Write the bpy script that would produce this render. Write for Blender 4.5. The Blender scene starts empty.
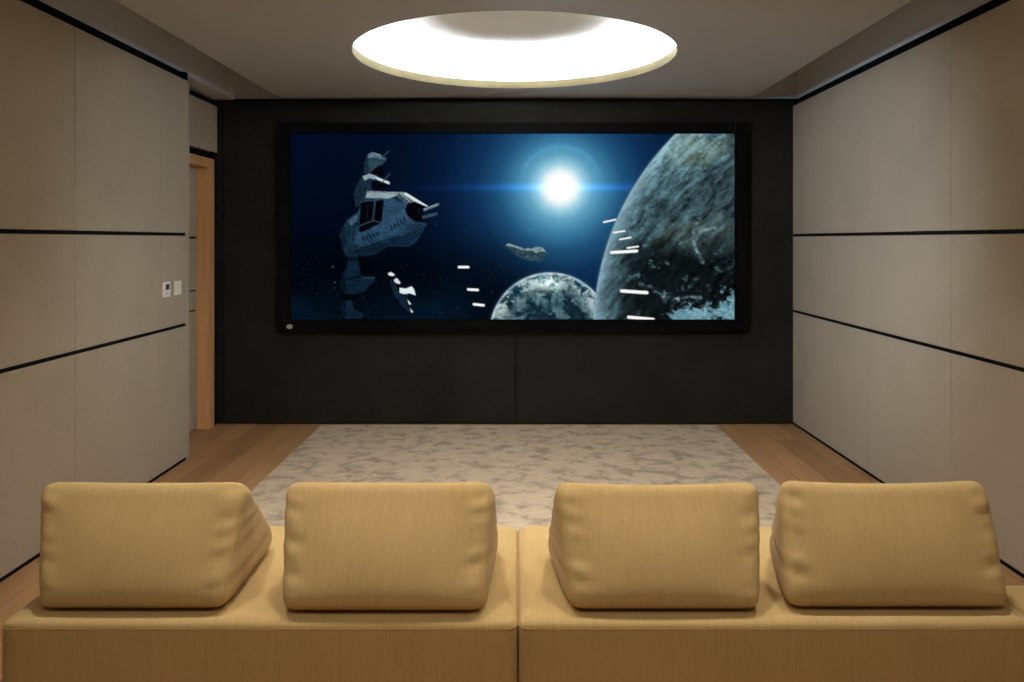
import bpy, bmesh, math, random
import numpy as np
from mathutils import Vector

random.seed(7)
rng = np.random.default_rng(11)
SC = bpy.context.scene
COL = SC.collection
PI = math.pi

# ------------------------------------------------------------------ room dimensions (metres)
CAM_H = 1.62
F = 779.0                      # focal length in pixels of a 1024 x 682 frame
D = 6.855                      # back wall
XR, XL, XA = 2.416, -2.444, -2.645      # right panels, left panels, alcove wall
YL = 5.796                     # where the left panelled wall ends
YB = -2.2                      # wall behind the viewer
CEIL = 2.87
PTOP = 2.797


def lin(c):
    c = np.asarray(c, float) / 255.0
    return np.where(c <= 0.04045, c / 12.92, ((c + 0.055) / 1.055) ** 2.4)


def rgb(*c):
    l = lin(c)
    return (float(l[0]), float(l[1]), float(l[2]), 1.0)


# ------------------------------------------------------------------ materials
class NT:
    def __init__(self, name):
        self.m = bpy.data.materials.new(name)
        self.m.use_nodes = True
        self.t = self.m.node_tree
        self.b = self.t.nodes['Principled BSDF']

    def n(self, kind, **kw):
        nd = self.t.nodes.new(kind)
        for k, v in kw.items():
            if k in nd.inputs.keys():
                nd.inputs[k].default_value = v
            else:
                setattr(nd, k, v)
        return nd

    def l(self, a, b):
        self.t.links.new(a, b)

    def ramp(self, fac, stops):
        r = self.n('ShaderNodeValToRGB')
        e = r.color_ramp.elements
        while len(e) < len(stops):
            e.new(0.5)
        for el, (p, c) in zip(e, stops):
            el.position = p
            el.color = c
        self.l(fac, r.inputs['Fac'])
        return r.outputs['Color']

    def coords(self, scale=(1, 1, 1), kind='Object', rot=(0, 0, 0)):
        tc = self.n('ShaderNodeTexCoord')
        mp = self.n('ShaderNodeMapping')
        mp.inputs['Scale'].default_value = scale
        mp.inputs['Rotation'].default_value = rot
        self.l(tc.outputs[kind], mp.inputs['Vector'])
        return mp.outputs['Vector']

    def noise(self, vec, scale, detail=3, rough=0.5):
        nn = self.n('ShaderNodeTexNoise')
        nn.inputs['Scale'].default_value = scale
        nn.inputs['Detail'].default_value = detail
        nn.inputs['Roughness'].default_value = rough
        self.l(vec, nn.inputs['Vector'])
        return nn.outputs['Fac']

    def mix(self, fac, a, b, mode='MIX'):
        mx = self.n('ShaderNodeMix', data_type='RGBA', blend_type=mode)
        for sock, v in ((mx.inputs[0], fac), (mx.inputs[6], a), (mx.inputs[7], b)):
            if isinstance(v, (int, float)):
                sock.default_value = v
            elif isinstance(v, tuple):
                sock.default_value = v
            else:
                self.l(v, sock)
        return mx.outputs[2]

    def bump(self, h, strength, dist=0.002):
        bp = self.n('ShaderNodeBump')
        bp.inputs['Strength'].default_value = strength
        bp.inputs['Distance'].default_value = dist
        self.l(h, bp.inputs['Height'])
        self.l(bp.outputs['Normal'], self.b.inputs['Normal'])


def plain(name, c, rough=0.7, metal=0.0, spec=0.3):
    t = NT(name)
    t.b.inputs['Base Color'].default_value = c
    t.b.inputs['Roughness'].default_value = rough
    t.b.inputs['Metallic'].default_value = metal
    t.b.inputs['Specular IOR Level'].default_value = spec
    return t.m


def fabric_wall(name, c, var=0.06):
    t = NT(name)
    v = t.coords((1, 1, 1))
    n1 = t.noise(t.coords((240, 240, 60)), 1.0, 2)
    n2 = t.noise(t.coords((60, 60, 240)), 1.0, 2)
    n3 = t.noise(v, 3.0, 3)
    a = t.n('ShaderNodeMath', operation='ADD')
    t.l(n1, a.inputs[0]); t.l(n2, a.inputs[1])
    h = t.n('ShaderNodeMath', operation='MULTIPLY'); t.l(a.outputs[0], h.inputs[0]); h.inputs[1].default_value = 0.5
    lo = tuple(x * (1 - var * 2.2) for x in c[:3]) + (1,)
    hi = tuple(min(1, x * (1 + var * 2.2)) for x in c[:3]) + (1,)
    c1 = t.ramp(h.outputs[0], [(0.3, lo), (0.7, hi)])
    c2 = t.mix(0.25, c1, t.ramp(n3, [(0.3, lo), (0.7, hi)]))
    t.l(c2, t.b.inputs['Base Color'])
    t.b.inputs['Roughness'].default_value = 0.9
    t.b.inputs['Specular IOR Level'].default_value = 0.15
    t.bump(h.outputs[0], 0.25, 0.001)
    return t.m


def sofa_fabric(name):
    t = NT(name)
    base, lo, hi = rgb(198, 167, 112), rgb(178, 146, 91), rgb(212, 183, 130)
    warp = t.noise(t.coords((420, 16, 14)), 1.0, 3, 0.6)      # long vertical threads
    weft = t.noise(t.coords((30, 300, 420)), 1.0, 2, 0.6)
    slub = t.noise(t.coords((150, 6, 5)), 1.0, 3, 0.6)
    big = t.noise(t.coords((1, 1, 1)), 5.0, 3)
    c1 = t.ramp(warp, [(0.28, lo), (0.5, base), (0.74, hi)])
    c2 = t.mix(0.22, c1, t.ramp(weft, [(0.3, lo), (0.7, hi)]))
    c3 = t.mix(0.26, c2, t.ramp(slub, [(0.32, lo), (0.68, hi)]))
    c4 = t.mix(0.18, c3, t.ramp(big, [(0.3, lo), (0.7, hi)]))
    fz = t.noise(t.coords((1, 1, 1)), 260.0, 2, 0.7)
    c4 = t.mix(0.22, c4, t.ramp(fz, [(0.3, lo), (0.7, hi)]))
    t.l(c4, t.b.inputs['Base Color'])
    a = t.n('ShaderNodeMath', operation='ADD')
    t.l(warp, a.inputs[0]); t.l(weft, a.inputs[1])
    t.b.inputs['Roughness'].default_value = 0.85
    t.b.inputs['Specular IOR Level'].default_value = 0.2
    t.b.inputs['Sheen Weight'].default_value = 0.12
    t.b.inputs['Sheen Roughness'].default_value = 0.5
    t.bump(a.outputs[0], 0.35, 0.0012)
    return t.m


def wood_floor(name):
    t = NT(name)
    v = t.coords((1, 1, 1), rot=(0, 0, PI / 2))
    br = t.n('ShaderNodeTexBrick')
    br.offset = 0.37
    br.inputs['Color1'].default_value = (0, 0, 0, 1)
    br.inputs['Color2'].default_value = (1, 1, 1, 1)
    br.inputs['Mortar'].default_value = (0.5, 0.5, 0.5, 1)
    br.inputs['Scale'].default_value = 1.0
    br.inputs['Mortar Size'].default_value = 0.0016
    br.inputs['Brick Width'].default_value = 2.1
    br.inputs['Row Height'].default_value = 0.19
    t.l(v, br.inputs['Vector'])
    grain = t.noise(t.coords((38, 1.6, 1)), 1.0, 5, 0.6)
    fig = t.noise(t.coords((9, 0.9, 1)), 1.0, 4, 0.6)
    c = t.ramp(grain, [(0.25, rgb(122, 88, 54)), (0.5, rgb(164, 122, 80)), (0.78, rgb(192, 148, 102))])
    c = t.mix(0.5, c, t.ramp(fig, [(0.3, rgb(126, 90, 56)), (0.7, rgb(188, 144, 98))]))
    tone = t.ramp(br.outputs['Color'], [(0.0, rgb(126, 90, 60)), (1.0, rgb(194, 150, 108))])
    c = t.mix(0.40, c, tone)
    c = t.mix(br.outputs['Fac'], c, rgb(92, 66, 48))
    t.l(c, t.b.inputs['Base Color'])
    t.b.inputs['Roughness'].default_value = 0.5
    t.b.inputs['Specular IOR Level'].default_value = 0.3
    t.bump(grain, 0.12, 0.001)
    return t.m


def door_wood(name):
    t = NT(name)
    g = t.noise(t.coords((55, 55, 1.5)), 1.0, 4, 0.6)
    t.l(t.ramp(g, [(0.25, rgb(206, 152, 98)), (0.5, rgb(226, 172, 116)), (0.8, rgb(238, 188, 134))]), t.b.inputs['Base Color'])
    t.b.inputs['Roughness'].default_value = 0.5
    return t.m


def rug_material(name):
    t = NT(name)
    v0 = t.coords((1, 1, 1))
    wob = t.n('ShaderNodeTexNoise')
    wob.inputs['Scale'].default_value = 2.5
    wob.inputs['Detail'].default_value = 2
    t.l(v0, wob.inputs['Vector'])
    mx = t.n('ShaderNodeMix', data_type='VECTOR')
    mx.inputs[0].default_value = 0.12
    t.l(v0, mx.inputs[4]); t.l(wob.outputs['Color'], mx.inputs[5])
    sc = t.n('ShaderNodeMapping')
    sc.inputs['Scale'].default_value = (4.2, 4.8, 1)
    t.l(mx.outputs[1], sc.inputs['Vector'])
    patch = t.noise(sc.outputs['Vector'], 1.8, 6, 0.66)
    pile = t.noise(t.coords((1, 1, 1)), 420, 2, 0.6)
    mid = t.noise(t.coords((14, 22, 1)), 1.0, 3)
    c = t.ramp(patch, [(0.31, rgb(110, 90, 78)), (0.42, rgb(156, 134, 114)), (0.50, rgb(204, 182, 155)), (0.68, rgb(216, 195, 166))])
    c = t.mix(0.16, c, t.ramp(mid, [(0.35, rgb(130, 110, 90)), (0.6, rgb(214, 194, 162))]))
    c = t.mix(0.22, c, t.ramp(pile, [(0.3, rgb(146, 126, 102)), (0.7, rgb(228, 208, 176))]))
    t.l(c, t.b.inputs['Base Color'])
    t.b.inputs['Roughness'].default_value = 0.85
    t.b.inputs['Sheen Weight'].default_value = 0.2
    t.bump(pile, 0.6, 0.004)
    return t.m


def emit(name, c, s):
    t = NT(name)
    t.b.inputs['Base Color'].default_value = (0, 0, 0, 1)
    t.b.inputs['Emission Color'].default_value = c
    t.b.inputs['Emission Strength'].default_value = s
    return t.m


M = dict(
    wall=fabric_wall('beige_wall_fabric', rgb(176, 164, 145)),
    black=plain('black_gap', rgb(16, 15, 14), 0.9, spec=0.1),
    blackfab=fabric_wall('black_acoustic_fabric', rgb(31, 30, 27), 0.4),
    frame=plain('black_velvet', rgb(9, 9, 10), 0.95, spec=0.05),
    ceil=plain('ceiling_paint', rgb(180, 184, 188), 0.85, spec=0.2),
    chan=plain('channel_paint', rgb(205, 205, 206), 0.85, spec=0.2),
    plaster=plain('white_plaster', rgb(240, 240, 238), 0.8, spec=0.2),
    rim=plain('rim_plaster', rgb(138, 128, 99), 0.8, spec=0.2),
    floor=wood_floor('oak_floor'),
    oak=door_wood('oak_casing'),
    rug=rug_material('viscose_rug'),
    sofa=sofa_fabric('tan_linen'),
    seam=plain('seam_thread', rgb(168, 132, 78), 0.9),
    foot=plain('foot_plastic', rgb(24, 22, 20), 0.5),
    white=plain('white_plastic', rgb(250, 250, 246), 0.4),
    offwhite=plain('cream_plastic', rgb(248, 247, 232), 0.4),
    lcd=plain('dark_display', rgb(70, 74, 76), 0.3),
    button=plain('grey_button', rgb(180, 182, 178), 0.5),
    badge=plain('silver_badge', rgb(172, 170, 166), 0.4, 0.0),
    led=emit('led', rgb(240, 247, 255), 300.0),
    hole=plain('threshold', rgb(90, 78, 62), 0.8),
)


# ------------------------------------------------------------------ mesh helpers
def obj(name, bm, mat, parent=None, smooth=False, loc=None):
    me = bpy.data.meshes.new(name)
    bmesh.ops.recalc_face_normals(bm, faces=bm.faces)
    bm.to_mesh(me)
    bm.free()
    if smooth:
        for p in me.polygons:
            p.use_smooth = True
    me.materials.append(mat)
    o = bpy.data.objects.new(name, me)
    COL.objects.link(o)
    if loc is not None:
        lv = Vector(loc)
        me.transform(__import__('mathutils').Matrix.Translation(-lv))
        o.location = lv
    if parent is not None:
        o.parent = parent
        if loc is None:
            me.transform(__import__('mathutils').Matrix.Translation(-parent.location))
        else:
            o.location = lv - parent.location
    return o


def box(bm, x0, x1, y0, y1, z0, z1, bevel=0.0, seg=2):
    vs = [bm.verts.new((x, y, z)) for x in (x0, x1) for y in (y0, y1) for z in (z0, z1)]
    fs = [(0, 1, 3, 2), (4, 6, 7, 5), (0, 4, 5, 1), (2, 3, 7, 6), (0, 2, 6, 4), (1, 5, 7, 3)]
    faces = [bm.faces.new([vs[i] for i in f]) for f in fs]
    if bevel > 0:
        es = set(e for f in faces for e in f.edges)
        bmesh.ops.bevel(bm, geom=list(es), offset=bevel, segments=seg, profile=0.5, affect='EDGES')


def bx(*a, **k):
    bm = bmesh.new()
    box(bm, *a, **k)
    return bm


def empty(name, loc):
    o = bpy.data.objects.new(name, None)
    COL.objects.link(o)
    o.location = loc
    o.empty_display_size = 0.1
    return o


def tag(o, label, cat, group=None):
    o['label'] = label
    o['category'] = cat
    if group:
        o['group'] = group
    return o


def struct(o):
    o['kind'] = 'structure'
    return o


def lathe(bm, prof, cx, cy, seg=144):
    rings = []
    for r, z in prof:
        if r < 1e-6:
            rings.append([bm.verts.new((cx, cy, z))])
        else:
            rings.append([bm.verts.new((cx + r * math.cos(2 * PI * k / seg), cy + r * math.sin(2 * PI * k / seg), z)) for k in range(seg)])
    for a, b in zip(rings[:-1], rings[1:]):
        for k in range(seg):
            k2 = (k + 1) % seg
            if len(a) == 1 and len(b) == 1:
                continue
            if len(a) == 1:
                bm.faces.new((a[0], b[k], b[k2]))
            elif len(b) == 1:
                bm.faces.new((a[k], a[k2], b[0]))
            else:
                bm.faces.new((a[k], a[k2], b[k2], b[k]))


# ------------------------------------------------------------------ the setting
struct(obj('floor', bx(-3.1, 2.7, YB - 0.1, D + 0.15, -0.1, 0.0), M['floor']))

wb = obj('wall_back', bx(XA - 0.02, XR + 0.08, D, D + 0.15, 0.006, 2.855), M['blackfab'])
struct(wb)
# the lower half of the black wall: two fabric panels that meet in a fine vertical joint
for x0, x1 in ((XA + 0.06, -0.0275), (-0.0165, XR - 0.0)):
    obj('acoustic_panel', bx(x0, x1, D - 0.014, D, 0.012, 2.84, bevel=0.002, seg=2), M['blackfab'], wb)

obj('joint_cover', bx(-0.0279, -0.0161, D - 0.0138, D, 1.702, 2.84), M['blackfab'], wb)
obj('joint_strip', bx(-0.03, -0.014, D - 0.004, D, 0.012, 1.70), M['black'], wb)
wf = obj('wall_front', bx(-3.0, 2.7, YB - 0.15, YB, 0.0, 3.3), M['wall'])
struct(wf)

ROWS = [(0.022, 0.986), (1.009, 1.650), (1.673, PTOP)]


def panel_rows(parent, x0, x1, ys, gaps):
    """fabric wall panels between the y joints, three rows with dark grooves between"""
    for (a, b), (ga, gb) in zip(zip(ys[:-1], ys[1:]), gaps):
        for z0, z1 in ROWS:
            obj('wall_panel', bx(x0, x1, a + ga, b - gb, z0, z1, bevel=0.003, seg=2), M['wall'], parent)


# right wall: black backing, panels 40 mm proud of it
wr = struct(obj('wall_right', bx(XR + 0.04, XR + 0.2, YB, D + 0.15, 0.0, 2.862), M['black']))
ysr = [YB, -0.90, 0.14, 1.19, 2.24, 3.30, 4.347, 5.39, D - 0.004]
g = 0.0020
panel_rows(wr, XR, XR + 0.04, ysr, [(g, g)] * 6 + [(g, 0.0007), (0.0007, 0.0)])
# left wall: same, ending 1 m short of the black wall
wl = struct(obj('wall_left', bx(XL - 0.20, XL - 0.04, YB, YL - 0.001, 0.0, 2.862), M['black']))
ysl = [YB, -0.94, 0.10, 1.15, 2.20, 3.25, 4.30, 5.33, YL - 0.055]
panel_rows(wl, XL - 0.04, XL, ysl, [(g, g)] * 6 + [(g, 0.0007), (0.0007, 0.0)])
obj('end_post', bx(XL - 0.20, XL, YL - 0.055, YL, 0.0, PTOP, bevel=0.003), M['wall'], wl)
for (za, zb_) in ((0.986, 1.009), (1.650, 1.673)):
    obj('groove', bx(XL - 0.04, XL - 0.010, YB, YL - 0.056, za, zb_), M['black'], wl)
    obj('groove', bx(XR + 0.010, XR + 0.04, YB, D - 0.004, za, zb_), M['black'], wr)

obj('gap_cap', bx(XL - 0.20, XL - 0.012, YL - 0.055, YL - 0.002, PTOP, 2.862), M['black'], wl)
# plinth lines
struct(obj('baseboard_right', bx(XR + 0.004, XR + 0.04, YB, D - 0.015, 0.0, 0.022), M['black']))
struct(obj('baseboard_left', bx(XL - 0.04, XL - 0.004, YB, YL - 0.056, 0.0, 0.022), M['black']))

# alcove beside the screen wall: door casing, fabric panel over it
wa = struct(obj('wall_alcove', bx(XA - 0.25, XA - 0.045, YL - 0.3, D + 0.15, 2.32, 2.85), M['black']))
obj('wall_panel', bx(XA - 0.045, XA, YL + 0.002, D - 0.004, 2.385, PTOP - 0.003, bevel=0.003), M['wall'], wa)
obj('corner_strip', bx(XA - 0.25, XA - 0.006, 6.772, D, 0.0, 2.385), M['black'], wa)
obj('return_strip', bx(XA - 0.25, XA - 0.01, YL - 0.3, YL - 0.07, 0.0, 2.32), M['black'], wa)

d1 = struct(empty('door_1', (XA, 6.25, 0)))
fr = bmesh.new()
Y0, Y1 = YL + 0.03, 6.770
box(fr, XA - 0.12, XA + 0.006, 6.662, Y1, 0.0, 2.32, bevel=0.002)
box(fr, XA - 0.12, XA + 0.006, YL - 0.06, Y0 + 0.02, 0.0, 2.32, bevel=0.002)
box(fr, XA - 0.12, XA + 0.006, Y0 + 0.02, 6.662, 2.242, 2.32, bevel=0.002)
obj('door_frame', fr, M['oak'], d1)
leaf = obj('door_leaf', bx(XA - 0.16, XA - 0.108, Y0 + 0.022, 6.660, 0.006, 2.24), M['black'], d1)
for z0, z1 in ((0.012, 1.015), (1.027, 1.185), (1.197, 1.630), (1.650, 2.235)):
    obj('leaf_panel', bx(XA - 0.11, XA - 0.100, Y0 + 0.025, 6.657, z0, z1, bevel=0.002), M['wall'], d1)
struct(obj('trim_1', bx(-3.0, XA - 0.25, YL - 0.3, D + 0.15, 0.0, 3.3), M['black']))

# ceiling: raised perimeter channel, and a dropped centre with a round opening
CX, CY, CR = -0.022, 5.33, 1.090
CL, CRT = -2.10, 2.055
cm = bmesh.new()
angs = sorted(set([2 * PI * k / 144 for k in range(144)] +
                  [math.atan2(y - CY, x - CX) % (2 * PI) for x in (CL, CRT) for y in (YB, D)]))


def rect_hit(a):
    c, s = math.cos(a), math.sin(a)
    ts = []
    if c > 1e-9: ts.append((CRT - CX) / c)
    if c < -1e-9: ts.append((CL - CX) / c)
    if s > 1e-9: ts.append((D - CY) / s)
    if s < -1e-9: ts.append((YB - CY) / s)
    t = min(ts)
    return CX + t * c, CY + t * s


inn = [cm.verts.new((CX + CR * math.cos(a), CY + CR * math.sin(a), CEIL)) for a in angs]
outp = [rect_hit(a) for a in angs]
out = [cm.verts.new((x, y, CEIL)) for x, y in outp]
up = [cm.verts.new((x, y, 3.28)) for x, y in outp]
n = len(angs)
for k in range(n):
    j = (k + 1) % n
    cm.faces.new((inn[k], inn[j], out[j], out[k]))
    cm.faces.new((out[k], out[j], up[j], up[k]))
ce = struct(obj('ceiling', cm, M['ceil']))
obj('upper_ceiling', bx(-3.0, 2.8, YB - 0.15, D + 0.15, 3.28, 3.40), M['chan'], ce)
obj('channel_side', bx(XR + 0.05, XR + 0.2, YB, D + 0.15, 2.862, 3.28), M['chan'], ce)
obj('channel_side', bx(-3.0, XL - 0.05, YB, D + 0.15, 2.862, 3.28), M['chan'], ce)
obj('channel_end', bx(XL - 0.2, XR + 0.2, D, D + 0.15, 2.856, 3.28), M['ceil'], ce)
# dark shadow gap where the dropped ceiling meets the black wall
obj('shadow_gap', bx(XL - 0.04, XR + 0.05, D - 0.03, D, 2.842, 2.858), M['black'], ce)

# ------------------------------------------------------------------ round cove light
cl = empty('ceiling_light', (CX, CY, CEIL))
tag(cl, 'large round recessed cove light glowing white in the grey ceiling', 'ceiling light')
b = bmesh.new()
lathe(b, [(CR - 0.0006, CEIL - 0.0003), (CR - 0.0006, CEIL + 0.062), (CR + 0.012, CEIL + 0.064), (CR + 0.012, CEIL + 0.02), (CR + 0.15, CEIL + 0.02)], CX, CY)
o = obj('rim', b, M['rim'], cl, True); o['label'] = 'cream rim of the opening'
b = bmesh.new()
prof = [(CR + 0.15, CEIL + 0.02), (CR + 0.15, CEIL + 0.11)]
for k in range(1, 9):
    a = k / 8 * PI / 2
    prof.append((CR - 0.05 + 0.20 * math.cos(a), CEIL + 0.11 + 0.155 * math.sin(a)))
prof += [(0.7, CEIL + 0.268), (0.3, CEIL + 0.271), (0, CEIL + 0.272)]
lathe(b, prof, CX, CY)
obj('dome', b, M['plaster'], cl, True)
b = bmesh.new()
ring = []
seg = 96
for k in range(seg):
    a = 2 * PI * k / seg
    ring.append([b.verts.new((CX + (CR + 0.07 + 0.012 * math.cos(t)) * math.cos(a), CY + (CR + 0.07 + 0.012 * math.cos(t)) * math.sin(a), CEIL + 0.034 + 0.012 * math.sin(t))) for t in (0, PI / 2, PI, 1.5 * PI)])
for k in range(seg):
    for q in range(4):
        b.faces.new((ring[k][q], ring[(k + 1) % seg][q], ring[(k + 1) % seg][(q + 1) % 4], ring[k][(q + 1) % 4]))
o = obj('led_strip', b, M['led'], cl)

# ------------------------------------------------------------------ the film on the screen
X0, X1, Y0s, Y1s = 291.0, 734.4, 133.8, 319.4
NX, NY = 640, 268
SS = 2
gx = X0 + (np.arange(NX * SS) + 0.5) / (NX * SS) * (X1 - X0)
gy = Y0s + (np.arange(NY * SS) + 0.5) / (NY * SS) * (Y1s - Y0s)
PX, PY = np.meshgrid(gx, gy)


def vnoise(x, y, seed):
    xi, yi = np.floor(x).astype(np.int64), np.floor(y).astype(np.int64)
    fx, fy = x - xi, y - yi
    fx = fx * fx * (3 - 2 * fx); fy = fy * fy * (3 - 2 * fy)

    def h(a, c):
        v = (a * 374761393 + c * 668265263 + seed * 1442695041) & 0x7fffffff
        v = ((v ^ (v >> 13)) * 1274126177) & 0x7fffffff
        return ((v ^ (v >> 16)) & 0xffff) / 65535.0
    return (h(xi, yi) * (1 - fx) + h(xi + 1, yi) * fx) * (1 - fy) + (h(xi, yi + 1) * (1 - fx) + h(xi + 1, yi + 1) * fx) * fy


def fbm(x, y, seed, oct=5, gain=0.55):
    s, a, t = 0, 1.0, 0
    for k in range(oct):
        s = s + a * vnoise(x * 2 ** k, y * 2 ** k, seed + k)
        t += a
        a *= gain
    return s / t


def sstep(a, b, x):
    t = np.clip((x - a) / (b - a), 0, 1)
    return t * t * (3 - 2 * t)


IMG = np.zeros(PX.shape + (3,))


def blend(mask, col):
    global IMG
    col = np.asarray(col, float)
    IMG = IMG * (1 - mask[..., None]) + mask[..., None] * col


def inpoly(pts):
    m = np.zeros(PX.shape, bool)
    xs = [p[0] for p in pts]; ysq = [p[1] for p in pts]
    ix0, ix1 = np.searchsorted(gx, [min(xs) - 1, max(xs) + 1])
    iy0, iy1 = np.searchsorted(gy, [min(ysq) - 1, max(ysq) + 1])
    sx, sy = PX[iy0:iy1, ix0:ix1], PY[iy0:iy1, ix0:ix1]
    r = np.zeros(sx.shape, bool)
    for (ax, ay), (bx_, by_) in zip(pts, pts[1:] + pts[:1]):
        if ay == by_:
            continue
        c = ((ay > sy) != (by_ > sy)) & (sx < (bx_ - ax) * (sy - ay) / (by_ - ay) + ax)
        r ^= c
    m[iy0:iy1, ix0:ix1] = r
    return m.astype(float)


def poly(pts, col, alpha=1.0):
    blend(inpoly(pts) * alpha, col)


def line(p, q, w, col, alpha=1.0):
    ax, ay = p; bx_, by_ = q
    dx, dy = bx_ - ax, by_ - ay
    L2 = dx * dx + dy * dy + 1e-9
    t = np.clip(((PX - ax) * dx + (PY - ay) * dy) / L2, 0, 1)
    dd = np.hypot(PX - ax - t * dx, PY - ay - t * dy)
    blend(np.clip((w / 2 + 0.15 - dd) / 0.3, 0, 1) * alpha, col)


def circ(pts):
    A = np.array([[2 * x, 2 * y, 1] for x, y in pts]); bb = np.array([x * x + y * y for x, y in pts])
    s = np.linalg.lstsq(A, bb, rcond=None)[0]
    return s[0], s[1], math.sqrt(s[2] + s[0] ** 2 + s[1] ** 2)


# space, sun glow
sx, sy = 560.5, 187.5
R = np.hypot(PX - sx, PY - sy)
cols = np.array([[255, 255, 255], [255, 255, 255], [226, 240, 244], [150, 203, 222], [96, 160, 190], [60, 122, 158], [31, 80, 118], [15, 48, 84], [6, 25, 54], [3, 14, 34], [2, 10, 28], [2, 10, 30]], float)
rad = np.array([0, 11, 17, 24, 33, 46, 62, 85, 120, 165, 220, 320], float)
for k in range(3):
    IMG[..., k] = np.interp(R, rad, cols[:, k])
# darker below, bluish upper left
IMG *= (1 - 0.62 * sstep(215, 300, PY) * sstep(40, 100, R) * sstep(600, 480, PX))[..., None]
IMG *= (1 - 0.25 * sstep(560, 350, PX) * sstep(150, 260, PY))[..., None]
IMG += (sstep(420, 300, PX) * sstep(200, 134, PY))[..., None] * np.array([0, 1, 4.])
neb = fbm(PX / 30, PY / 22, 3)
IMG += (sstep(262, 312, PY) * sstep(520, 440, PX) * neb * 1.2)[..., None] * np.array([4, 20, 32.])
# streak through the sun, faint halo ring
st = np.exp(-((PY - 187.5) / 3.2) ** 2) * np.exp(-(np.abs(PX - sx) / 85) ** 1.6)
IMG += st[..., None] * np.array([6, 30, 74.])
st = np.exp(-((PY - 188) / 8) ** 2) * np.exp(-(np.abs(PX - sx - 10) / 110) ** 2)
IMG += st[..., None] * np.array([1, 6, 16.])
IMG += (np.exp(-((R - 41) / 2.5) ** 2) * sstep(190, 150, PY))[..., None] * np.array([6, 12, 16.])
for ang in (0.5, 1.15, 1.62, 2.3, 2.8, 3.9, 4.6, 5.5):
    dd = np.abs(-(PX - sx) * math.sin(ang) + (PY - sy) * math.cos(ang))
    fw = (PX - sx) * math.cos(ang) + (PY - sy) * math.sin(ang)
    IMG += (np.exp(-(dd / 1.6) ** 2) * np.exp(-R / 30) * (fw > 0) * sstep(8, 20, R))[..., None] * np.array([5, 9, 11.])
# stars and dust
for k in range(95):
    x, y = rng.uniform(292, 590), rng.uniform(262, 319)
    if k > 86: x, y = rng.uniform(300, 480), rng.uniform(136, 262)
    s = rng.uniform(0.45, 0.8); a = rng.uniform(0.10, 0.42)
    m = np.exp(-((PX - x) ** 2 + (PY - y) ** 2) / s ** 2) * a
    blend(m, (90, 130, 150))
for x, y, a in ((526.5, 165.5, .6), (529.5, 230, .35), (333, 266.5, .5), (335, 282, .4)):
    blend(np.exp(-((PX - x) ** 2 + (PY - y) ** 2) / 1.0) * a, (140, 180, 200))

# small planet
cx, cy, cr = circ([(491.8, 317.8), (507.9, 288.5), (549.7, 272.2), (577.5, 280.2), (595, 291)])
r = np.hypot(PX - cx, PY - cy) / cr
w1 = fbm(PX / 16, PY / 14, 21)
w2 = fbm(PX / 16, PY / 14, 22)
nz = fbm(PX / 11 + 2.4 * w1, PY / 9 + 2.4 * w2, 23, 6, 0.6)
fine = fbm(PX / 3.2, PY / 3.2, 24, 4)
cloud = sstep(0.44, 0.66, nz * 0.8 + fine * 0.2)
tp = np.stack([12 + 22 * fine, 30 + 44 * fine, 42 + 50 * fine], -1)
pl = tp * (1 - cloud[..., None]) + cloud[..., None] * (np.array([70, 112, 124.]) + (fine - .3)[..., None] * np.array([130, 130, 120.]))
lit = sstep(0.70, 0.96, r) * sstep(312, 285, PY + 0.25 * (545 - PX) * 0)
pl = pl * (0.75 + 0.35 * lit[..., None])
hi = sstep(0.40, 0.60, fbm(PX / 13 + 3 * w1, PY / 8 + 2 * w2, 31, 5)) * sstep(0.62, 0.90, r)
pl = pl * (1 - 0.85 * hi[..., None]) + 0.85 * hi[..., None] * np.array([196, 212, 208.])
blob = np.exp(-(((PX - 548) / 12) ** 2 + ((PY - 284) / 8) ** 2)) * (0.5 + fine)
pl += np.clip(blob, 0, 1)[..., None] * np.array([100, 104, 96.])
rimm = sstep(0.945, 0.985, r)
pl = pl * (1 - 0.7 * rimm[..., None]) + 0.7 * rimm[..., None] * np.array([190, 208, 214.])
blend(np.clip((1 - r) * cr / 0.6 + 0.5, 0, 1), pl)
blend(np.exp(-((r - 1) * cr / 1.6) ** 2) * (r > 1) * 0.4, (80, 120, 140))

# big planet
cx, cy, cr = circ([(675, 134), (637, 184), (616.4, 216), (601.7, 266), (593.5, 316)])
r = np.hypot(PX - cx, PY - cy) / cr
dist = (1 - r) * cr
th = np.arctan2(PY - cy, PX - cx)
U, V = PX * 0.62 - PY * 0.78, PX * 0.78 + PY * 0.62     # streaks run up to the right
u_, v_ = (PX * 0.72 - PY * 0.69), (PX * 0.69 + PY * 0.72)
w1 = fbm(PX / 26, PY / 26, 41); w2 = fbm(PX / 26, PY / 26, 42)
stre = fbm(u_ / 15 + 1.4 * w1, v_ / 4.2 + 2.2 * w2, 43, 6, 0.66)
stre2 = fbm(u_ / 9, v_ / 4 + w1, 53, 5, 0.62)
fine = fbm(PX / 2.6, PY / 2.6, 44, 4, 0.6)
pl = np.stack([56 + 0 * PX, 78 + 0 * PX, 84 + 0 * PX], -1)
tone = (stre - 0.5) * 2.3 + (stre2 - 0.5) * 1.2 + (fine - 0.5) * 0.6
pl = pl * np.clip(1.02 + 0.85 * tone, 0.3, 2.4)[..., None]
warm = sstep(0.45, 0.7, fbm(PX / 30, PY / 30, 47, 3)) * sstep(270, 215, PY)
pl += warm[..., None] * np.array([16, 10, 0.])
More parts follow.
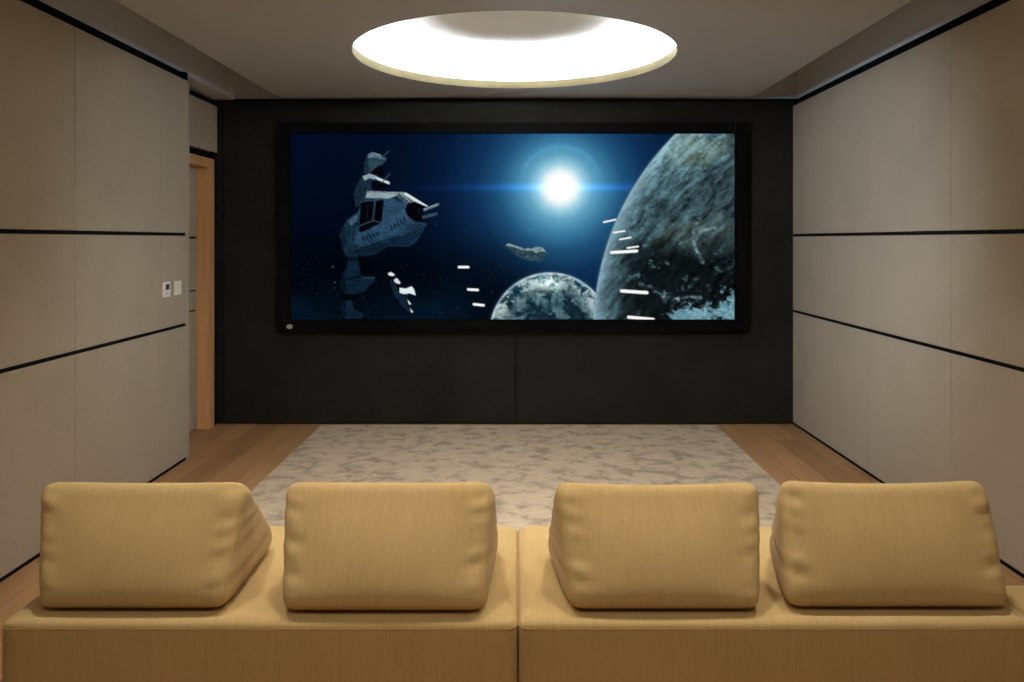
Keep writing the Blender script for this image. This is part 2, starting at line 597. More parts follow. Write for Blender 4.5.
# brighter veil at top, dark seas in the lower middle
pl *= (0.95 + 0.45 * sstep(215, 140, PY))[..., None]
sea = sstep(228, 262, PY + 10 * (w1 - .5) * 2) * sstep(604, 640, PX)
pl *= (1 - 0.76 * sea)[..., None]
spk = fbm(PX / 6 + 1.2 * w1, PY / 5 + 1.2 * w2, 48, 6, 0.72)
wisp = sstep(0.53, 0.74, spk) * sea * sstep(0.36, 0.60, fbm(PX / 16, PY / 12, 83, 4))
pl += wisp[..., None] * np.array([70, 100, 108.])
hh = np.clip((PY - 286 + 0.14 * (PX - 700)) / 26, -0.4, 1.2) * sstep(640, 690, PX)
cn = fbm(PX / 9 + 2.5 * w1, PY / 6.5 + 2.5 * w2, 49, 6, 0.62)
cl_ = sstep(0.0, 0.16, cn - (0.80 - 0.42 * hh)) * 0.92
cc = np.array([104, 150, 166.]) + (fine - 0.4)[..., None] * np.array([120, 110, 100.])
pl = pl * (1 - cl_[..., None]) + cl_[..., None] * cc
for pts in (((700, 219), (694, 229), (692, 240), (695, 252), (700, 262)), ((692, 240), (706, 231), (727, 228)), ((640, 284), (652, 288), (665, 296), (680, 297), (700, 296))):
    for p, q in zip(pts[:-1], pts[1:]):
        dx, dy = q[0] - p[0], q[1] - p[1]
        t = np.clip(((PX - p[0]) * dx + (PY - p[1]) * dy) / (dx * dx + dy * dy), 0, 1)
        dd = np.hypot(PX - p[0] - t * dx + (w1 - .5) * 8, PY - p[1] - t * dy + (w2 - .5) * 8)
        m = np.exp(-(dd / 1.9) ** 2) * np.clip(2.6 * (fine - 0.28), 0, 1)
        pl = pl * (1 - 0.6 * m[..., None]) + 0.6 * m[..., None] * np.array([170, 200, 206.])
pl *= (1 - 0.25 * sstep(690, 734, PX) * sstep(300, 200, PY))[..., None]
atm = np.exp(-np.clip(dist, 0, 99) / 7.0)
pl = pl * (1 - 0.75 * atm[..., None]) + 0.75 * atm[..., None] * np.array([158, 182, 194.])
atm2 = np.exp(-np.clip(dist, 0, 99) / 22.0)
pl += atm2[..., None] * np.array([10, 20, 24.])
blend(np.clip(dist / 0.6 + 0.5, 0, 1), pl)
blend(np.exp(-(dist / 1.6) ** 2) * (dist < 0) * 0.35, (90, 130, 150))


def A(pts): return [(335 + u / 6.2, 145 + v / 6.2) for u, v in pts]
def B(pts): return [(330 + u / 7.58, 235 + v / 7.58) for u, v in pts]
def C(pts): return [(480 + u / 7.177, 230 + v / 7.177) for u, v in pts]


BACK = IMG.copy()
# freighter: tail blocks
poly(B([(95, 500), (165, 490), (180, 560), (260, 595), (240, 630), (105, 635), (85, 560)]), (27, 57, 80))
poly(B([(95, 500), (125, 495), (120, 630), (105, 635), (85, 560)]), (14, 34, 52))
poly(B([(120, 440), (230, 440), (200, 490), (170, 500), (165, 490), (100, 495)]), (5, 8, 12))
poly(B([(215, 185), (320, 200), (330, 310), (235, 310)]), (6, 8, 13))
poly(B([(140, 190), (212, 190), (237, 300), (270, 318), (340, 318), (340, 348), (290, 392), (270, 420), (200, 450), (110, 440), (75, 400), (90, 300), (130, 250)]), (25, 55, 78))
poly(B([(75, 400), (90, 300), (115, 280), (120, 440), (105, 438)]), (13, 30, 46))
poly(B([(105, 335), (235, 305), (238, 316), (110, 347)]), (10, 24, 38))
poly(B([(245, 316), (340, 314), (340, 330), (260, 334)]), (52, 84, 104))
line(B([(130, 270)])[0], B([(225, 285)])[0], 0.7, (12, 28, 42))
poly(B([(130, 150), (215, 150), (212, 200), (138, 200)]), (14, 36, 54))
poly(B([(75, 0), (190, 0), (215, 120), (210, 160), (135, 160), (100, 90)]), (36, 72, 100))
# left flank
poly(A([(35, 580), (40, 520), (80, 460), (150, 410), (152, 480), (142, 545), (122, 600), (132, 690), (70, 690), (45, 630)]), (38, 66, 86))
poly(A([(40, 520), (60, 490), (75, 600), (60, 640), (45, 630), (35, 580)]), (22, 44, 62))
poly(A([(85, 470), (145, 425), (140, 470), (100, 500)]), (92, 122, 138))
line(A([(95, 520)])[0], A([(75, 600)])[0], 0.8, (14, 28, 40))
line(A([(125, 500)])[0], A([(110, 590)])[0], 0.6, (14, 28, 40))
line(A([(140, 470)])[0], A([(150, 560)])[0], 0.9, (14, 28, 40))
# upper turrets
poly(A([(215, 178), (250, 140), (290, 128), (302, 165), (292, 196)]), (5, 7, 12))
poly(A([(180, 172), (184, 110), (205, 60), (235, 45), (280, 60), (320, 85), (318, 100), (290, 125), (270, 132), (250, 145), (215, 178)]), (64, 90, 106))
poly(A([(205, 62), (235, 46), (280, 60), (320, 86), (300, 92), (240, 74), (208, 84)]), (128, 156, 166))
poly(A([(180, 172), (184, 112), (200, 75), (212, 90), (205, 150), (215, 178)]), (40, 62, 78))
for k in range(5):
    a = 245 + k * 16
    line(A([(a, 72 + k * 5)])[0], A([(a + 8, 62 + k * 5)])[0], 0.7, (26, 40, 52))
line(A([(296, 74)])[0], A([(338, 38)])[0], 1.5, (52, 78, 98))
poly(A([(120, 330), (120, 290), (150, 225), (180, 186), (215, 177), (265, 195), (342, 232), (340, 246), (300, 244), (260, 252), (225, 275), (190, 320), (158, 370), (132, 388)]), (38, 60, 76))
poly(A([(172, 195), (215, 179), (262, 194), (250, 214), (215, 206), (185, 222)]), (158, 184, 190))
poly(A([(250, 196), (340, 230), (338, 245), (310, 234), (262, 216)]), (206, 220, 220))
poly(A([(225, 225), (260, 220), (310, 240), (330, 252), (290, 280), (230, 275)]), (6, 9, 14))
line(A([(150, 240)])[0], A([(170, 300)])[0], 0.8, (16, 30, 42))
line(A([(180, 225)])[0], A([(230, 235)])[0], 0.8, (16, 30, 42))
line(A([(135, 300)])[0], A([(200, 270)])[0], 0.8, (20, 36, 50))
line(A([(290, 236)])[0], A([(340, 182)])[0], 1.1, (74, 100, 114))
# main hull
poly(A([(120, 600), (140, 545), (260, 540), (420, 470), (575, 485), (540, 545), (505, 600), (460, 628), (330, 628), (260, 672), (180, 690), (130, 672)]), (32, 64, 88))
for k in range(6):
    y = 590 + k * 15
    line(A([(125, y)])[0], A([(300 + 20 * (k < 2), y + 25 - k * 6)])[0], 0.9, (8, 20, 32))
    line(A([(330, 560 + k * 12)])[0], A([(530 - k * 12, 545 + k * 13)])[0], 0.8, (8, 20, 32))
poly(A([(150, 410), (160, 360), (205, 300), (330, 315), (445, 365), (440, 420), (462, 452), (500, 475), (570, 487), (420, 560), (330, 575), (140, 640), (118, 600), (140, 545), (150, 480)]), (58, 90, 114))
poly(A([(305, 335), (445, 370), (440, 420), (462, 452), (430, 470), (290, 520), (290, 480)]), (66, 98, 122))
poly(A([(205, 284), (320, 290), (440, 295), (490, 325), (578, 380), (560, 386), (490, 350), (445, 366), (375, 318), (335, 332), (190, 328)]), (158, 180, 188))
poly(A([(440, 296), (490, 326), (578, 380), (566, 384), (485, 342), (430, 305)]), (214, 226, 228))
poly(A([(375, 318), (445, 366), (455, 352), (400, 305)]), (110, 136, 148))
for k in range(6):
    line(A([(378 + k * 15, 322 + k * 8)])[0], A([(402 + k * 15, 302 + k * 8)])[0], 0.9, (18, 26, 34))
for k in range(7):
    line(A([(212 + k * 17, 292 + k * 0.5)])[0], A([(220 + k * 17, 282 + k * 0.5)])[0], 0.8, (24, 34, 44))
poly(A([(436, 395), (455, 366), (490, 350), (520, 362), (574, 384), (548, 402), (540, 452), (556, 472), (500, 474), (462, 452), (440, 420)]), (4, 6, 10))
poly(A([(500, 380), (545, 400), (535, 440), (510, 425)]), (12, 17, 24))
line(A([(556, 402)])[0], A([(640, 370)])[0], 2.6, (122, 146, 158))
line(A([(556, 398)])[0], A([(638, 366)])[0], 0.8, (170, 190, 196))
line(A([(548, 448)])[0], A([(630, 427)])[0], 2.8, (78, 102, 120))
poly(A([(148, 538), (160, 362), (185, 350), (306, 335), (290, 482), (172, 540)]), (5, 7, 12))
line(A([(162, 352)])[0], A([(300, 337)])[0], 1.2, (64, 92, 112))
line(A([(250, 345)])[0], A([(236, 470)])[0], 1.5, (58, 86, 106))
line(A([(155, 500)])[0], A([(238, 468)])[0], 1.3, (64, 92, 112))
line(A([(238, 468)])[0], A([(288, 482)])[0], 1.1, (58, 86, 106))
line(A([(205, 372)])[0], A([(200, 460)])[0], 0.8, (26, 36, 44))
line(A([(172, 380)])[0], A([(235, 372)])[0], 0.6, (22, 30, 38))
for k in range(5):
    line(A([(170 + k * 22, 573 - k * 7)])[0], A([(183 + k * 22, 592 - k * 7)])[0], 1.2, (12, 20, 30))
for k in range(5):
    line(A([(346 + k * 20, 500 - k * 12)])[0], A([(356 + k * 20, 524 - k * 12)])[0], 1.2, (14, 22, 32))
for k in range(4):
    line(A([(420 + k * 10, 548 - k * 16)])[0], A([(540 - k * 4, 500 - k * 4 + 0)])[0], 0.8, (26, 46, 62))
poly(A([(540, 545), (575, 486), (500, 476), (430, 545)]), (40, 66, 86), 0.45)
# small fighter
poly(B([(455, 335), (500, 365), (535, 440), (600, 445), (585, 480), (612, 590), (540, 530), (480, 430)]), (33, 58, 78))
poly(B([(440, 300), (455, 340), (480, 420), (470, 410), (445, 340)]), (14, 26, 38))
poly(B([(500, 372), (528, 372), (532, 440), (515, 410)]), (8, 12, 18))
poly(B([(440, 290), (465, 279), (492, 298), (482, 310), (450, 306)]), (220, 232, 234))
poly(B([(484, 342), (505, 324), (535, 355), (530, 370), (500, 362)]), (210, 222, 226))
poly(B([(530, 398), (575, 405), (620, 388), (638, 410), (650, 455), (605, 440), (560, 445), (528, 435)]), (224, 234, 236))
poly(B([(590, 488), (617, 522), (600, 524)]), (226, 234, 236))
poly(B([(608, 553), (632, 582), (618, 586)]), (220, 230, 232))
# distant cruiser
det = fbm(PX / 1.6, PY / 1.3, 61, 3)
poly(C([(180, 112), (205, 95), (260, 105), (310, 128), (370, 130), (410, 118), (450, 125), (470, 150), (495, 175), (465, 186), (455, 212), (400, 226), (340, 215), (270, 190), (215, 145)]), (56, 92, 108))
m = inpoly(C([(180, 112), (205, 95), (310, 130), (370, 134), (410, 118), (450, 125), (472, 155), (430, 150), (400, 165), (380, 148), (310, 146), (240, 122)]))
blend(m * np.clip(0.45 + 0.9 * det, 0, 1), (160, 188, 196))
m = inpoly(C([(200, 125), (300, 150), (400, 165), (460, 190), (450, 212), (400, 226), (340, 215), (270, 190), (215, 145)]))
blend(m * np.clip((det - 0.5) * 3, 0, 0.8), (24, 46, 62))
blend(m * np.clip((det - 0.62) * 6, 0, 0.8), (130, 164, 176))
# grime and panel lines over all ships, and a darker grade
ship = (np.abs(IMG - BACK).max(-1) > 0.5).astype(float)
gr = 0.74 + 0.28 * (fbm(PX / 3.0, PY / 1.5, 71, 4, 0.6) - 0.5) * 2 + 0.12 * (fbm(PX / 9, PY / 7, 75, 3) - 0.5) * 2
lum = IMG.mean(-1) / 255
gr = gr + (1 - gr) * sstep(0.55, 0.85, lum)
low = (0.80 + 0.20 * sstep(262, 232, PY))[..., None] * np.array([0.86, 0.97, 1.04])
low = low + (1 - low) * np.maximum(sstep(0.4, 0.7, lum), sstep(440, 470, PX))[..., None]
IMG = IMG * (1 - ship[..., None] * (1 - gr[..., None] * low))
# bolts of light
for p, q, w in (((459, 267), (468.3, 267), 2.4), ((468.3, 289.2), (477.8, 289.7), 2.4), ((474, 304), (483.6, 305), 2.4),
                ((603.6, 222.2), (615.4, 219.6), 1.6), ((613.4, 232.6), (624.6, 230.9), 1.5), ((619.6, 239.4), (630.6, 237.4), 1.5),
                ((627, 247.9), (638, 246.4), 1.6), ((611.4, 252.4), (636.6, 250.9), 2.9), ((621.4, 290.7), (646.6, 292.4), 3.2),
                ((628.4, 316.8), (653, 319.0), 3.0)):
    line(p, q, w, (250, 252, 252))

IMG = np.clip(IMG, 0, 255)
LIN = lin(IMG)
LIN = LIN * (1 + 22 * np.exp(-(R / 8.5) ** 4))[..., None]      # sun core boosted past white, so the screen adds light to the room
LIN = LIN.reshape(NY, SS, NX, SS, 3).mean(axis=(1, 3))

# frame and picture surface
YF, YS = 6.775, 6.800
def at(px, py, y): return ((px - 518.0) * y / F, CAM_H - (py - 240.0) * y / F)
fx0, fz1 = at(277.5, 122.5, YF)
fx1, fz0 = at(748.5, 331.0, YF)
qx0, qz1 = at(X0, Y0s, YS)
qx1, qz0 = at(X1, Y1s, YS)
sr = empty('projection_screen', ((fx0 + fx1) / 2, D - 0.014, fz0))
tag(sr, 'wide black-framed cinema screen showing spaceships, a sun and planets on the black wall', 'screen')
b = bmesh.new()
box(b, fx0, qx0 - 0.001, YF, D - 0.015, fz0, fz1, bevel=0.004)
box(b, qx1 + 0.001, fx1, YF, D - 0.015, fz0, fz1, bevel=0.004)
box(b, qx0 - 0.001, qx1 + 0.001, YF, D - 0.015, fz0, qz0 - 0.001)
box(b, qx0 - 0.001, qx1 + 0.001, YF, D - 0.015, qz1 + 0.001, fz1)
frm_ = obj('frame', b, M['frame'], sr)
me = bpy.data.meshes.new('screen_surface')
vx = np.linspace(qx0, qx1, NX); vz = np.linspace(qz1, qz0, NY)
VX, VZ = np.meshgrid(vx, vz)
co = np.stack([VX - sr.location.x, np.full_like(VX, YS) - sr.location.y, VZ - sr.location.z], -1).reshape(-1, 3)
idx = np.arange(NX * NY).reshape(NY, NX)
fc = np.stack([idx[:-1, :-1], idx[1:, :-1], idx[1:, 1:], idx[:-1, 1:]], -1).reshape(-1, 4)
me.vertices.add(len(co)); me.vertices.foreach_set('co', co.astype(np.float32).ravel())
me.loops.add(fc.size); me.loops.foreach_set('vertex_index', fc.astype(np.int32).ravel())
me.polygons.add(len(fc))
me.polygons.foreach_set('loop_start', np.arange(0, fc.size, 4, dtype=np.int32))
me.polygons.foreach_set('loop_total', np.full(len(fc), 4, dtype=np.int32))
me.update(); me.validate()
ca = me.color_attributes.new('film', 'FLOAT_COLOR', 'POINT')
rgba = np.ones((NX * NY, 4), np.float32); rgba[:, :3] = LIN.reshape(-1, 3)
ca.data.foreach_set('color', rgba.ravel())
t = NT('film_picture')
at_ = t.n('ShaderNodeAttribute'); at_.attribute_name = 'film'
em_ = t.n('ShaderNodeEmission')
t.l(at_.outputs['Color'], em_.inputs['Color'])
t.l(em_.outputs['Emission'], t.t.nodes['Material Output'].inputs['Surface'])
t.t.nodes.remove(t.b)
me.materials.append(t.m)
so = bpy.data.objects.new('screen_surface', me); COL.objects.link(so); so.parent = sr
so['label'] = 'space film with a freighter, a glaring sun and two planets'
# small oval maker's badge on the frame
bxp, bzp = at(289.7, 326.6, YF)
b = bmesh.new()
vs = [b.verts.new((bxp + 0.027 * math.cos(2 * PI * k / 24), YF - 0.003, bzp + 0.020 * math.sin(2 * PI * k / 24))) for k in range(24)]
f0 = b.faces.new(vs)
ex = bmesh.ops.extrude_face_region(b, geom=[f0])
bmesh.ops.translate(b, verts=[v for v in ex['geom'] if isinstance(v, bmesh.types.BMVert)], vec=(0, 0.003, 0))
o = obj('badge', b, M['badge'], sr); o.parent = frm_; o['label'] = 'small oval silver badge'

# ------------------------------------------------------------------ rug
b = bmesh.new()
box(b, -1.71, 1.72, 3.38, 6.775, 0.0, 0.014, bevel=0.005)
rg = obj('area_rug', b, M['rug'], loc=(0, 5.0, 0))
tag(rg, 'large mottled beige pile rug on the wooden floor before the screen', 'rug')

# ------------------------------------------------------------------ sofa modules
ST = 0.42            # seat top
YR, YFt = 2.452, 3.30


def rounded_block(x0, x1, y0, y1, z0, z1, r, dome=0.006, nx=40, ny=28, nz=18, seed=0):
    """upholstered block: rounded box with slightly crowned faces"""
    bm = bmesh.new()
    box(bm, x0, x1, y0, y1, z0, z1)
    bmesh.ops.subdivide_edges(bm, edges=bm.edges[:], cuts=31, use_grid_fill=True)
    rs = np.random.default_rng(seed)
    ph = rs.uniform(0, 6.28, 8)
    for v in bm.verts:
        p = v.co
        q = Vector((min(max(p.x, x0 + r), x1 - r), min(max(p.y, y0 + r), y1 - r), min(max(p.z, z0 + r), z1 - r)))
        d = p - q
        if d.length > 1e-9:
            nrm = d.normalized()
            u = (p.x - x0) / (x1 - x0) * 2 - 1; w = (p.y - y0) / (y1 - y0) * 2 - 1; h = (p.z - z0) / (z1 - z0) * 2 - 1
            crown = 0.0; _ = dome * (max(0, 1 - u ** 4) * max(0, 1 - w ** 4) * abs(nrm.z) + max(0, 1 - u ** 4) * max(0, 1 - h ** 4) * abs(nrm.y) + 0.5 * max(0, 1 - w ** 4) * max(0, 1 - h ** 4) * abs(nrm.x))
            wob = -0.0007 + 0.0005 * (math.sin(p.x * 9 + ph[0]) * math.sin(p.y * 8 + ph[1]) + math.sin(p.x * 17 + ph[2]) * math.sin(p.z * 15 + ph[3]))
            v.co = q + nrm * (r + crown + wob)
    return bm


def welt(pts, rad):
    """thin closed cord along a loop of points"""
    bm = bmesh.new()
    n = len(pts); rings = []
    for k, p in enumerate(pts):
        tdir = (Vector(pts[(k + 1) % n]) - Vector(pts[k - 1])).normalized()
        a = tdir.cross(Vector((0, 0, 1))).normalized(); c = tdir.cross(a)
        rings.append([bm.verts.new(Vector(p) + rad * (math.cos(s) * a + math.sin(s) * c)) for s in (0, PI / 3, 2 * PI / 3, PI, 4 * PI / 3, 5 * PI / 3)])
    for k in range(n):
        for s in range(6):
            bm.faces.new((rings[k][s], rings[(k + 1) % n][s], rings[(k + 1) % n][(s + 1) % 6], rings[k][(s + 1) % 6]))
    return bm


def round_rect(x0, x1, y0, y1, z, r, n=8):
    pts = []
    for cx_, cy_, a0 in ((x1 - r, y1 - r, 0), (x0 + r, y1 - r, PI / 2), (x0 + r, y0 + r, PI), (x1 - r, y0 + r, 1.5 * PI)):
        for k in range(n + 1):
            a = a0 + k / n * PI / 2
            pts.append((cx_ + r * math.cos(a), cy_ + r * math.sin(a), z))
    return pts


def module(name, label, cat, x0, x1, y0, y1, top, seed, group=None):
    e = empty(name, ((x0 + x1) / 2, (y0 + y1) / 2, 0))
    tag(e, label, cat, group)
    obj('seat_body', rounded_block(x0, x1, y0, y1, 0.055, top, 0.034, seed=seed), M['sofa'], e, True, loc=((x0 + x1) / 2, (y0 + y1) / 2, 0))
    obj('seam', welt(round_rect(x0 + 0.0012, x1 - 0.0012, y0 + 0.0012, y1 - 0.0012, top - 0.027, 0.034), 0.0016), M['seam'], e, True)
    for fx in (x0 + 0.08, x1 - 0.08):
        for fy in (y0 + 0.08, y1 - 0.08):
            b = bmesh.new()
            lathe(b, [(0, 0.0), (0.020, 0.0), (0.024, 0.004), (0.028, 0.062), (0, 0.062)], fx, fy, 20)
            obj('foot', b, M['foot'], e, True)
    return e


module('sofa_module', 'tan linen sofa seat block, left half of the sofa seen from behind', 'sofa', -1.640, -0.0005, YR, YFt, ST, 1, 'sofa seat blocks')
module('sofa_module', 'tan linen sofa seat block, right half of the sofa seen from behind', 'sofa', 0.0012, 1.640, YR, YFt, ST, 2, 'sofa seat blocks')
module('ottoman', 'low tan linen block just showing past the right end of the sofa', 'ottoman', 1.646, 2.26, 1.98, 2.735, ST, 3)


# ------------------------------------------------------------------ wedge back cushions
def project_convex(P, N, d, it=80):
    """closest points of the convex body {x : N x <= d} (Dykstra)"""
    x = P.copy()
    inc = [np.zeros_like(P) for _ in N]
    for _ in range(it):
        for i, (nn, dd) in enumerate(zip(N, d)):
            y = x + inc[i]
            s = np.clip(y @ nn - dd, 0, None)
            xn = y - s[:, None] * nn
            inc[i] = y - xn
            x = xn
    return x


def wedge_cushion(label, rear, front, ridge, r, seed, sag=0.008):
    """rear, front, ridge: (xL, xR, y, z) of the inner wedge's three long edges"""
    (al, ar, ay, az), (bl, br, by, bz), (tl, tr, ty, tz) = rear, front, ridge
    L = [np.array(v, float) for v in ((al, ay, az), (bl, by, bz), (tl, ty, tz))]
    Rr = [np.array(v, float) for v in ((ar, ay, az), (br, by, bz), (tr, ty, tz))]
    cen = sum(L + Rr) / 6

    def plane(p, q, s):
        nn = np.cross(q - p, s - p); nn /= np.linalg.norm(nn)
        if (cen - p) @ nn > 0: nn = -nn
        return nn, nn @ p
    pls = [plane(L[0], Rr[0], (L[2] + Rr[2]) / 2), plane(L[1], Rr[1], (L[2] + Rr[2]) / 2), plane(L[0], Rr[0], L[1]), plane(*L), plane(*Rr)]
    N = [p[0] for p in pls]; dI = [p[1] for p in pls]; dO = [v + r for v in dI]

    def meet(i, j, k):
        return np.linalg.solve(np.array([N[i], N[j], N[k]]), np.array([dO[i], dO[j], dO[k]]))
    lo = [meet(0, 2, 3), meet(1, 2, 3), meet(0, 1, 3)]
    ro = [meet(0, 2, 4), meet(1, 2, 4), meet(0, 1, 4)]
    bm = bmesh.new()
    lv = [bm.verts.new(p) for p in lo]; rv = [bm.verts.new(p) for p in ro]

    def quad(a, b_, c, d_, nu, nv, cache={}):
        pass
    bm.free()
    # dense grids on the five faces, merged at the seams
    pts, faces = [], []

    def grid(a, b_, c, d_, nu, nv):
        base = len(pts)
        for i in range(nu + 1):
            for j in range(nv + 1):
                u, v = i / nu, j / nv
                # crowd samples towards the borders, where the rounding is
                u = 0.5 - 0.5 * math.cos(PI * u) if nu > 8 else u
                v = 0.5 - 0.5 * math.cos(PI * v)
                pts.append((1 - u) * ((1 - v) * a + v * d_) + u * ((1 - v) * b_ + v * c))
        for i in range(nu):
            for j in range(nv):
                k = base + i * (nv + 1) + j
                faces.append((k, k + nv + 1, k + nv + 2, k + 1))
    nu, nv = 72, 44
    grid(lo[0], ro[0], ro[2], lo[2], nu, nv)
    grid(lo[1], ro[1], ro[2], lo[2], nu, nv)
    grid(lo[0], ro[0], ro[1], lo[1], nu, nv)
    for T in (lo, ro):
        grid(T[0], T[1], (T[1] + T[2]) / 2 * 0 + T[2], T[2], nv, nv)
    P = np.array(pts)
    Q = project_convex(P, N, dI)
    dv = P - Q
    nrm = dv / (np.linalg.norm(dv, axis=1, keepdims=True) + 1e-9)
    S = Q + r * nrm
    # distances to each face plane -> plumpness, and puckers by the side seams
    dist = np.stack([dI[i] - Q @ N[i] for i in range(5)], 1)
    rs = np.random.default_rng(seed)
    side = np.clip(np.minimum(dist[:, 3], dist[:, 4]), 0, None)
    along = np.minimum(dist[:, 2], np.minimum(dist[:, 0] + dist[:, 1], 1.0))
    plump = 1 - np.exp(-(side / 0.10) ** 1.6)
    rear_w = np.clip(nrm @ N[0], 0, 1) ** 2
    front_w = np.clip(nrm @ N[1], 0, 1) ** 2
    side_w = np.clip(np.maximum(nrm @ N[3], nrm @ N[4]), 0, 1) ** 2
    hh_ = np.clip((S[:, 2] - az) / (tz - az), 0, 1)
    disp = 0.015 * np.sin(PI * hh_) * plump * (rear_w + front_w) + 0.006 * side_w * (1 - np.exp(-np.minimum(dist[:, 0], dist[:, 1]) / 0.05))
    zz = S[:, 2]; xx = S[:, 0]
    wr_ = np.zeros(len(S))
    lft = dist[:, 3] < dist[:, 4]
    for sgn in (0, 1):
        w = 0
        for fq in (38, 61, 97, 140):
            w = w + rs.uniform(0.5, 1.0) * np.sin(zz * fq + rs.uniform(0, 6.28) + side * 22)
        wr_ = np.where(lft == (sgn == 0), w, wr_)
    disp += 0.0022 * wr_ * np.exp(-side / 0.028) * (rear_w + 0.6 * side_w) * (1 - np.exp(-np.abs(dist[:, 2]) / 0.02))
    disp += 0.0014 * (np.sin(xx * 11 + rs.uniform(0, 6)) * np.sin(zz * 13 + rs.uniform(0, 6))) * rear_w
    S = S + nrm * disp[:, None]
    uu = (xx - cen[0]) / (0.5 * (tr - tl))
    S[:, 2] -= sag * np.clip(1 - uu ** 2, 0, 1) * np.clip((zz - az) / (tz - az), 0, 1) ** 2
    bm = bmesh.new()
    vs = [bm.verts.new(p) for p in S]
    for f in faces:
        try:
            bm.faces.new([vs[i] for i in f])
        except ValueError:
            pass
    bmesh.ops.remove_doubles(bm, verts=bm.verts, dist=0.0004)
    for _ in range(14):
        bmesh.ops.smooth_vert(bm, verts=bm.verts, factor=0.5, use_axis_x=True, use_axis_y=True, use_axis_z=True)
    # puckers and small dents along the end seams
    bmesh.ops.recalc_face_normals(bm, faces=bm.faces)
    bm.normal_update()
    waves = [[(fq * rs.uniform(0.9, 1.1), rs.uniform(0, 6.28), rs.uniform(0.5, 1.0)) for fq in (58, 92, 135)] for _ in range(2)]
    for v in bm.verts:
        p = np.array(v.co)
        sd = [max(0.0, dO[i] - p @ N[i]) for i in (3, 4)]
        e_ = 0 if sd[0] < sd[1] else 1
        sd_ = sd[e_]
        fr_w = max(0.0, float(np.array(v.normal) @ N[0]))
        sv_w = max(0.0, float(np.array(v.normal) @ N[3 + e_]))
        hz = (p[2] - az) / (tz - az)
        env = math.exp(-((sd_ - 0.045) / 0.032) ** 2) * fr_w + 0.6 * math.exp(-(sd_ / 0.03) ** 2) * sv_w * (1 - fr_w)
        wv = sum(a_ * math.sin(p[2] * f_ + ph_ + sd_ * 14) for f_, ph_, a_ in waves[e_])
        v.co += v.normal * (0.0026 * wv * env * min(1.0, max(0.0, 5 * hz)))
    zmin = min(v.co.z for v in bm.verts)
    o = obj('back_cushion', bm, M['sofa'], None, True, loc=(cen[0], cen[1], zmin))
    o.location.z = ST + 0.004
    tag(o, label, 'cushion', 'wedge back cushions on the sofa')
    return o


r = 0.047
zb, zt = ST + r + 0.004, 0.784 - r
def cush(label, tl, tr, bl, br, yb, yf, yt, seed, ztop=0.0, fl=None, fr_=None, sag=0.008):
    return wedge_cushion(label, (bl + r, br - r, yb + r * 0.9, zb), (fl or bl) + r if False else ((fl if fl is not None else bl) + r, (fr_ if fr_ is not None else br) - r, yf - r, zb), (tl + r, tr - r, yt + r, zt + ztop), r, seed, sag)


cush('tan wedge back cushion at the far left end of the sofa, nearest the left wall', -1.640, -0.930, -1.552, -0.936, 2.495, 3.05, 2.645, 5, fl=-1.57, fr_=-0.945, sag=0.004)
cush('tan wedge back cushion just left of the gap between the two seat blocks', -0.802, -0.080, -0.762, -0.100, 2.48, 3.02, 2.645, 6, fl=-0.77, fr_=-0.075, sag=0.003)
cush('tan wedge back cushion just right of the gap between the two seat blocks', 0.126, 0.832, 0.160, 0.786, 2.49, 2.98, 2.645, 7, fl=0.11, fr_=0.80, sag=0.010)
cush('tan wedge back cushion at the far right end of the sofa, nearest the right wall', 0.902, 1.614, 0.868, 1.592, 2.505, 2.96, 2.645, 8, ztop=0.004, fl=0.94, fr_=1.60, sag=0.010)

# ------------------------------------------------------------------ wall controls on the left wall
e = empty('thermostat', (XL, 5.43, 1.22))
tag(e, 'small white thermostat with a dark display on the left fabric wall', 'thermostat')
y0, y1, z0, z1 = 5.352, 5.456, 1.224, 1.330
obj('housing', bx(XL - 0.001, XL + 0.012, y0, y1, z0, z1, bevel=0.004), M['white'], e)
obj('display', bx(XL + 0.0115, XL + 0.0132, y0 + 0.026, y1 - 0.022, z1 - 0.055, z1 - 0.016), M['lcd'], e)
obj('button', bx(XL + 0.0115, XL + 0.0135, y0 + 0.044, y1 - 0.042, z0 + 0.022, z0 + 0.034, bevel=0.001), M['button'], e)
e = empty('light_switch', (XL, 5.60, 1.24))
tag(e, 'plain cream light switch beside the thermostat on the left wall', 'light switch')
y0, y1, z0, z1 = 5.533, 5.640, 1.226, 1.328
obj('plate', bx(XL - 0.001, XL + 0.009, y0, y1, z0, z1, bevel=0.003), M['offwhite'], e)
for k in range(3):
    za = z0 + 0.012 + k * 0.0264
    obj('rocker', bx(XL + 0.0085, XL + 0.0115, y0 + 0.014, y1 - 0.014, za, za + 0.0250, bevel=0.001), M['offwhite'], e)

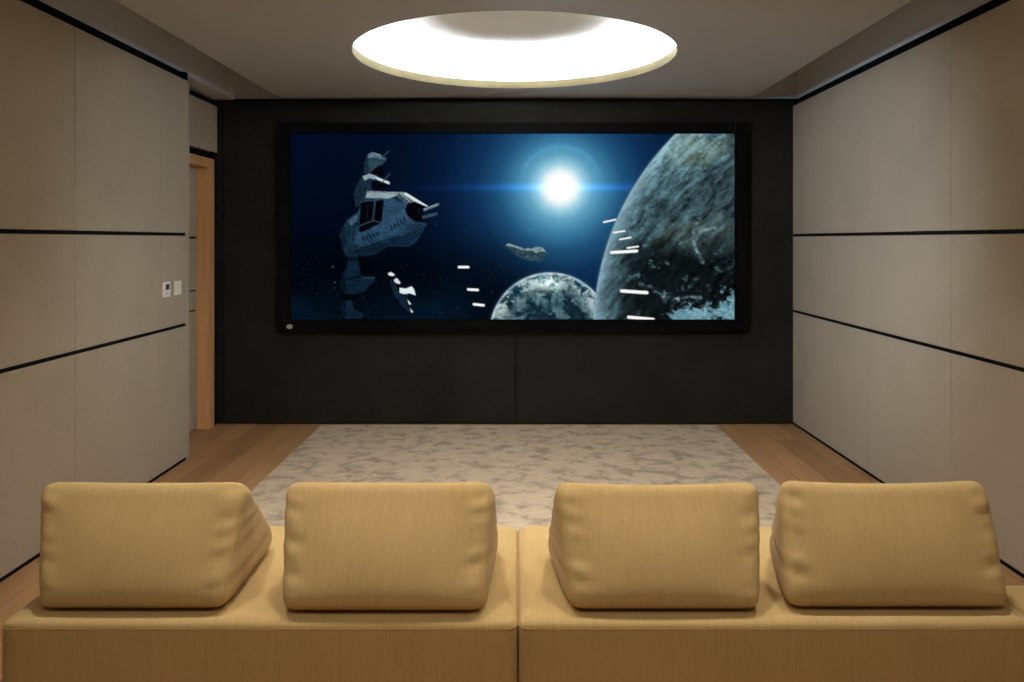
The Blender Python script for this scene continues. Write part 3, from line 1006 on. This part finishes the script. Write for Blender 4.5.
# ------------------------------------------------------------------ light
def light(name, kind, loc, energy, col, **kw):
    l = bpy.data.lights.new(name, kind)
    l.energy = energy
    l.color = col
    o = bpy.data.objects.new(name, l); COL.objects.link(o); o.location = loc
    for k, v in kw.items():
        if k == 'rot': o.rotation_euler = v
        else: setattr(l, k, v)
    return o


def aim(frm, to):
    return (Vector(to) - Vector(frm)).to_track_quat('-Z', 'Y').to_euler()


for sx_, en in ((-1, 78), (1, 200)):  # unseen cool spots, added to brighten the far side walls
    a_, b_ = (-0.9 * sx_, 3.2, 2.70), (2.4 * sx_, 5.8, 1.55)
    light('wall_fill', 'SPOT', a_, en, (0.78, 0.98, 1.24), spot_size=0.98, spot_blend=1.0, shadow_soft_size=0.08, rot=aim(a_, b_))
WARM = (1.0, 0.94, 0.82)
for x in (-1.3, -0.45, 0.45, 1.3):
    light('downlight_or_fill', 'SPOT', (x, 3.02, 2.85), 88, WARM, spot_size=1.7, spot_blend=1.0, shadow_soft_size=0.12)
for x in (-1.1, 0.0, 1.1):  # unseen spots added above the frame to brighten rug and floor
    light('downlight_or_fill', 'SPOT', (x, 4.0, 2.85), 110, (1.0, 0.97, 0.92), spot_size=1.9, spot_blend=1.0, shadow_soft_size=0.12, rot=(0.35, 0, 0))
light('softbox_fill', 'AREA', (0, 0.6, 2.84), 32, WARM, shape='RECTANGLE', size=3.0, size_y=1.2)  # unseen soft fill lamp, added overhead near the camera

w = bpy.data.worlds.new('World'); SC.world = w
w.use_nodes = True
w.node_tree.nodes['Background'].inputs['Color'].default_value = (0.02, 0.02, 0.02, 1)

# ------------------------------------------------------------------ camera
cam = bpy.data.cameras.new('camera')
co_ = bpy.data.objects.new('camera', cam); COL.objects.link(co_)
co_.location = (0, 0, CAM_H)
co_.rotation_euler = (PI / 2, 0, 0)
cam.sensor_width = 36.0
cam.lens = F * 36.0 / 1024.0
cam.shift_x = -(518 - 512) / 1024.0
cam.shift_y = -(341 - 240) / 1024.0
cam.clip_start = 0.05
SC.camera = co_

SC.view_settings.view_transform = 'Standard'
SC.view_settings.look = 'None'
SC.view_settings.exposure = 0.0
SC.cycles.use_denoising = True
SC.cycles.max_bounces = 10
SC.cycles.diffuse_bounces = 6
SC.cycles.sample_clamp_indirect = 6.0
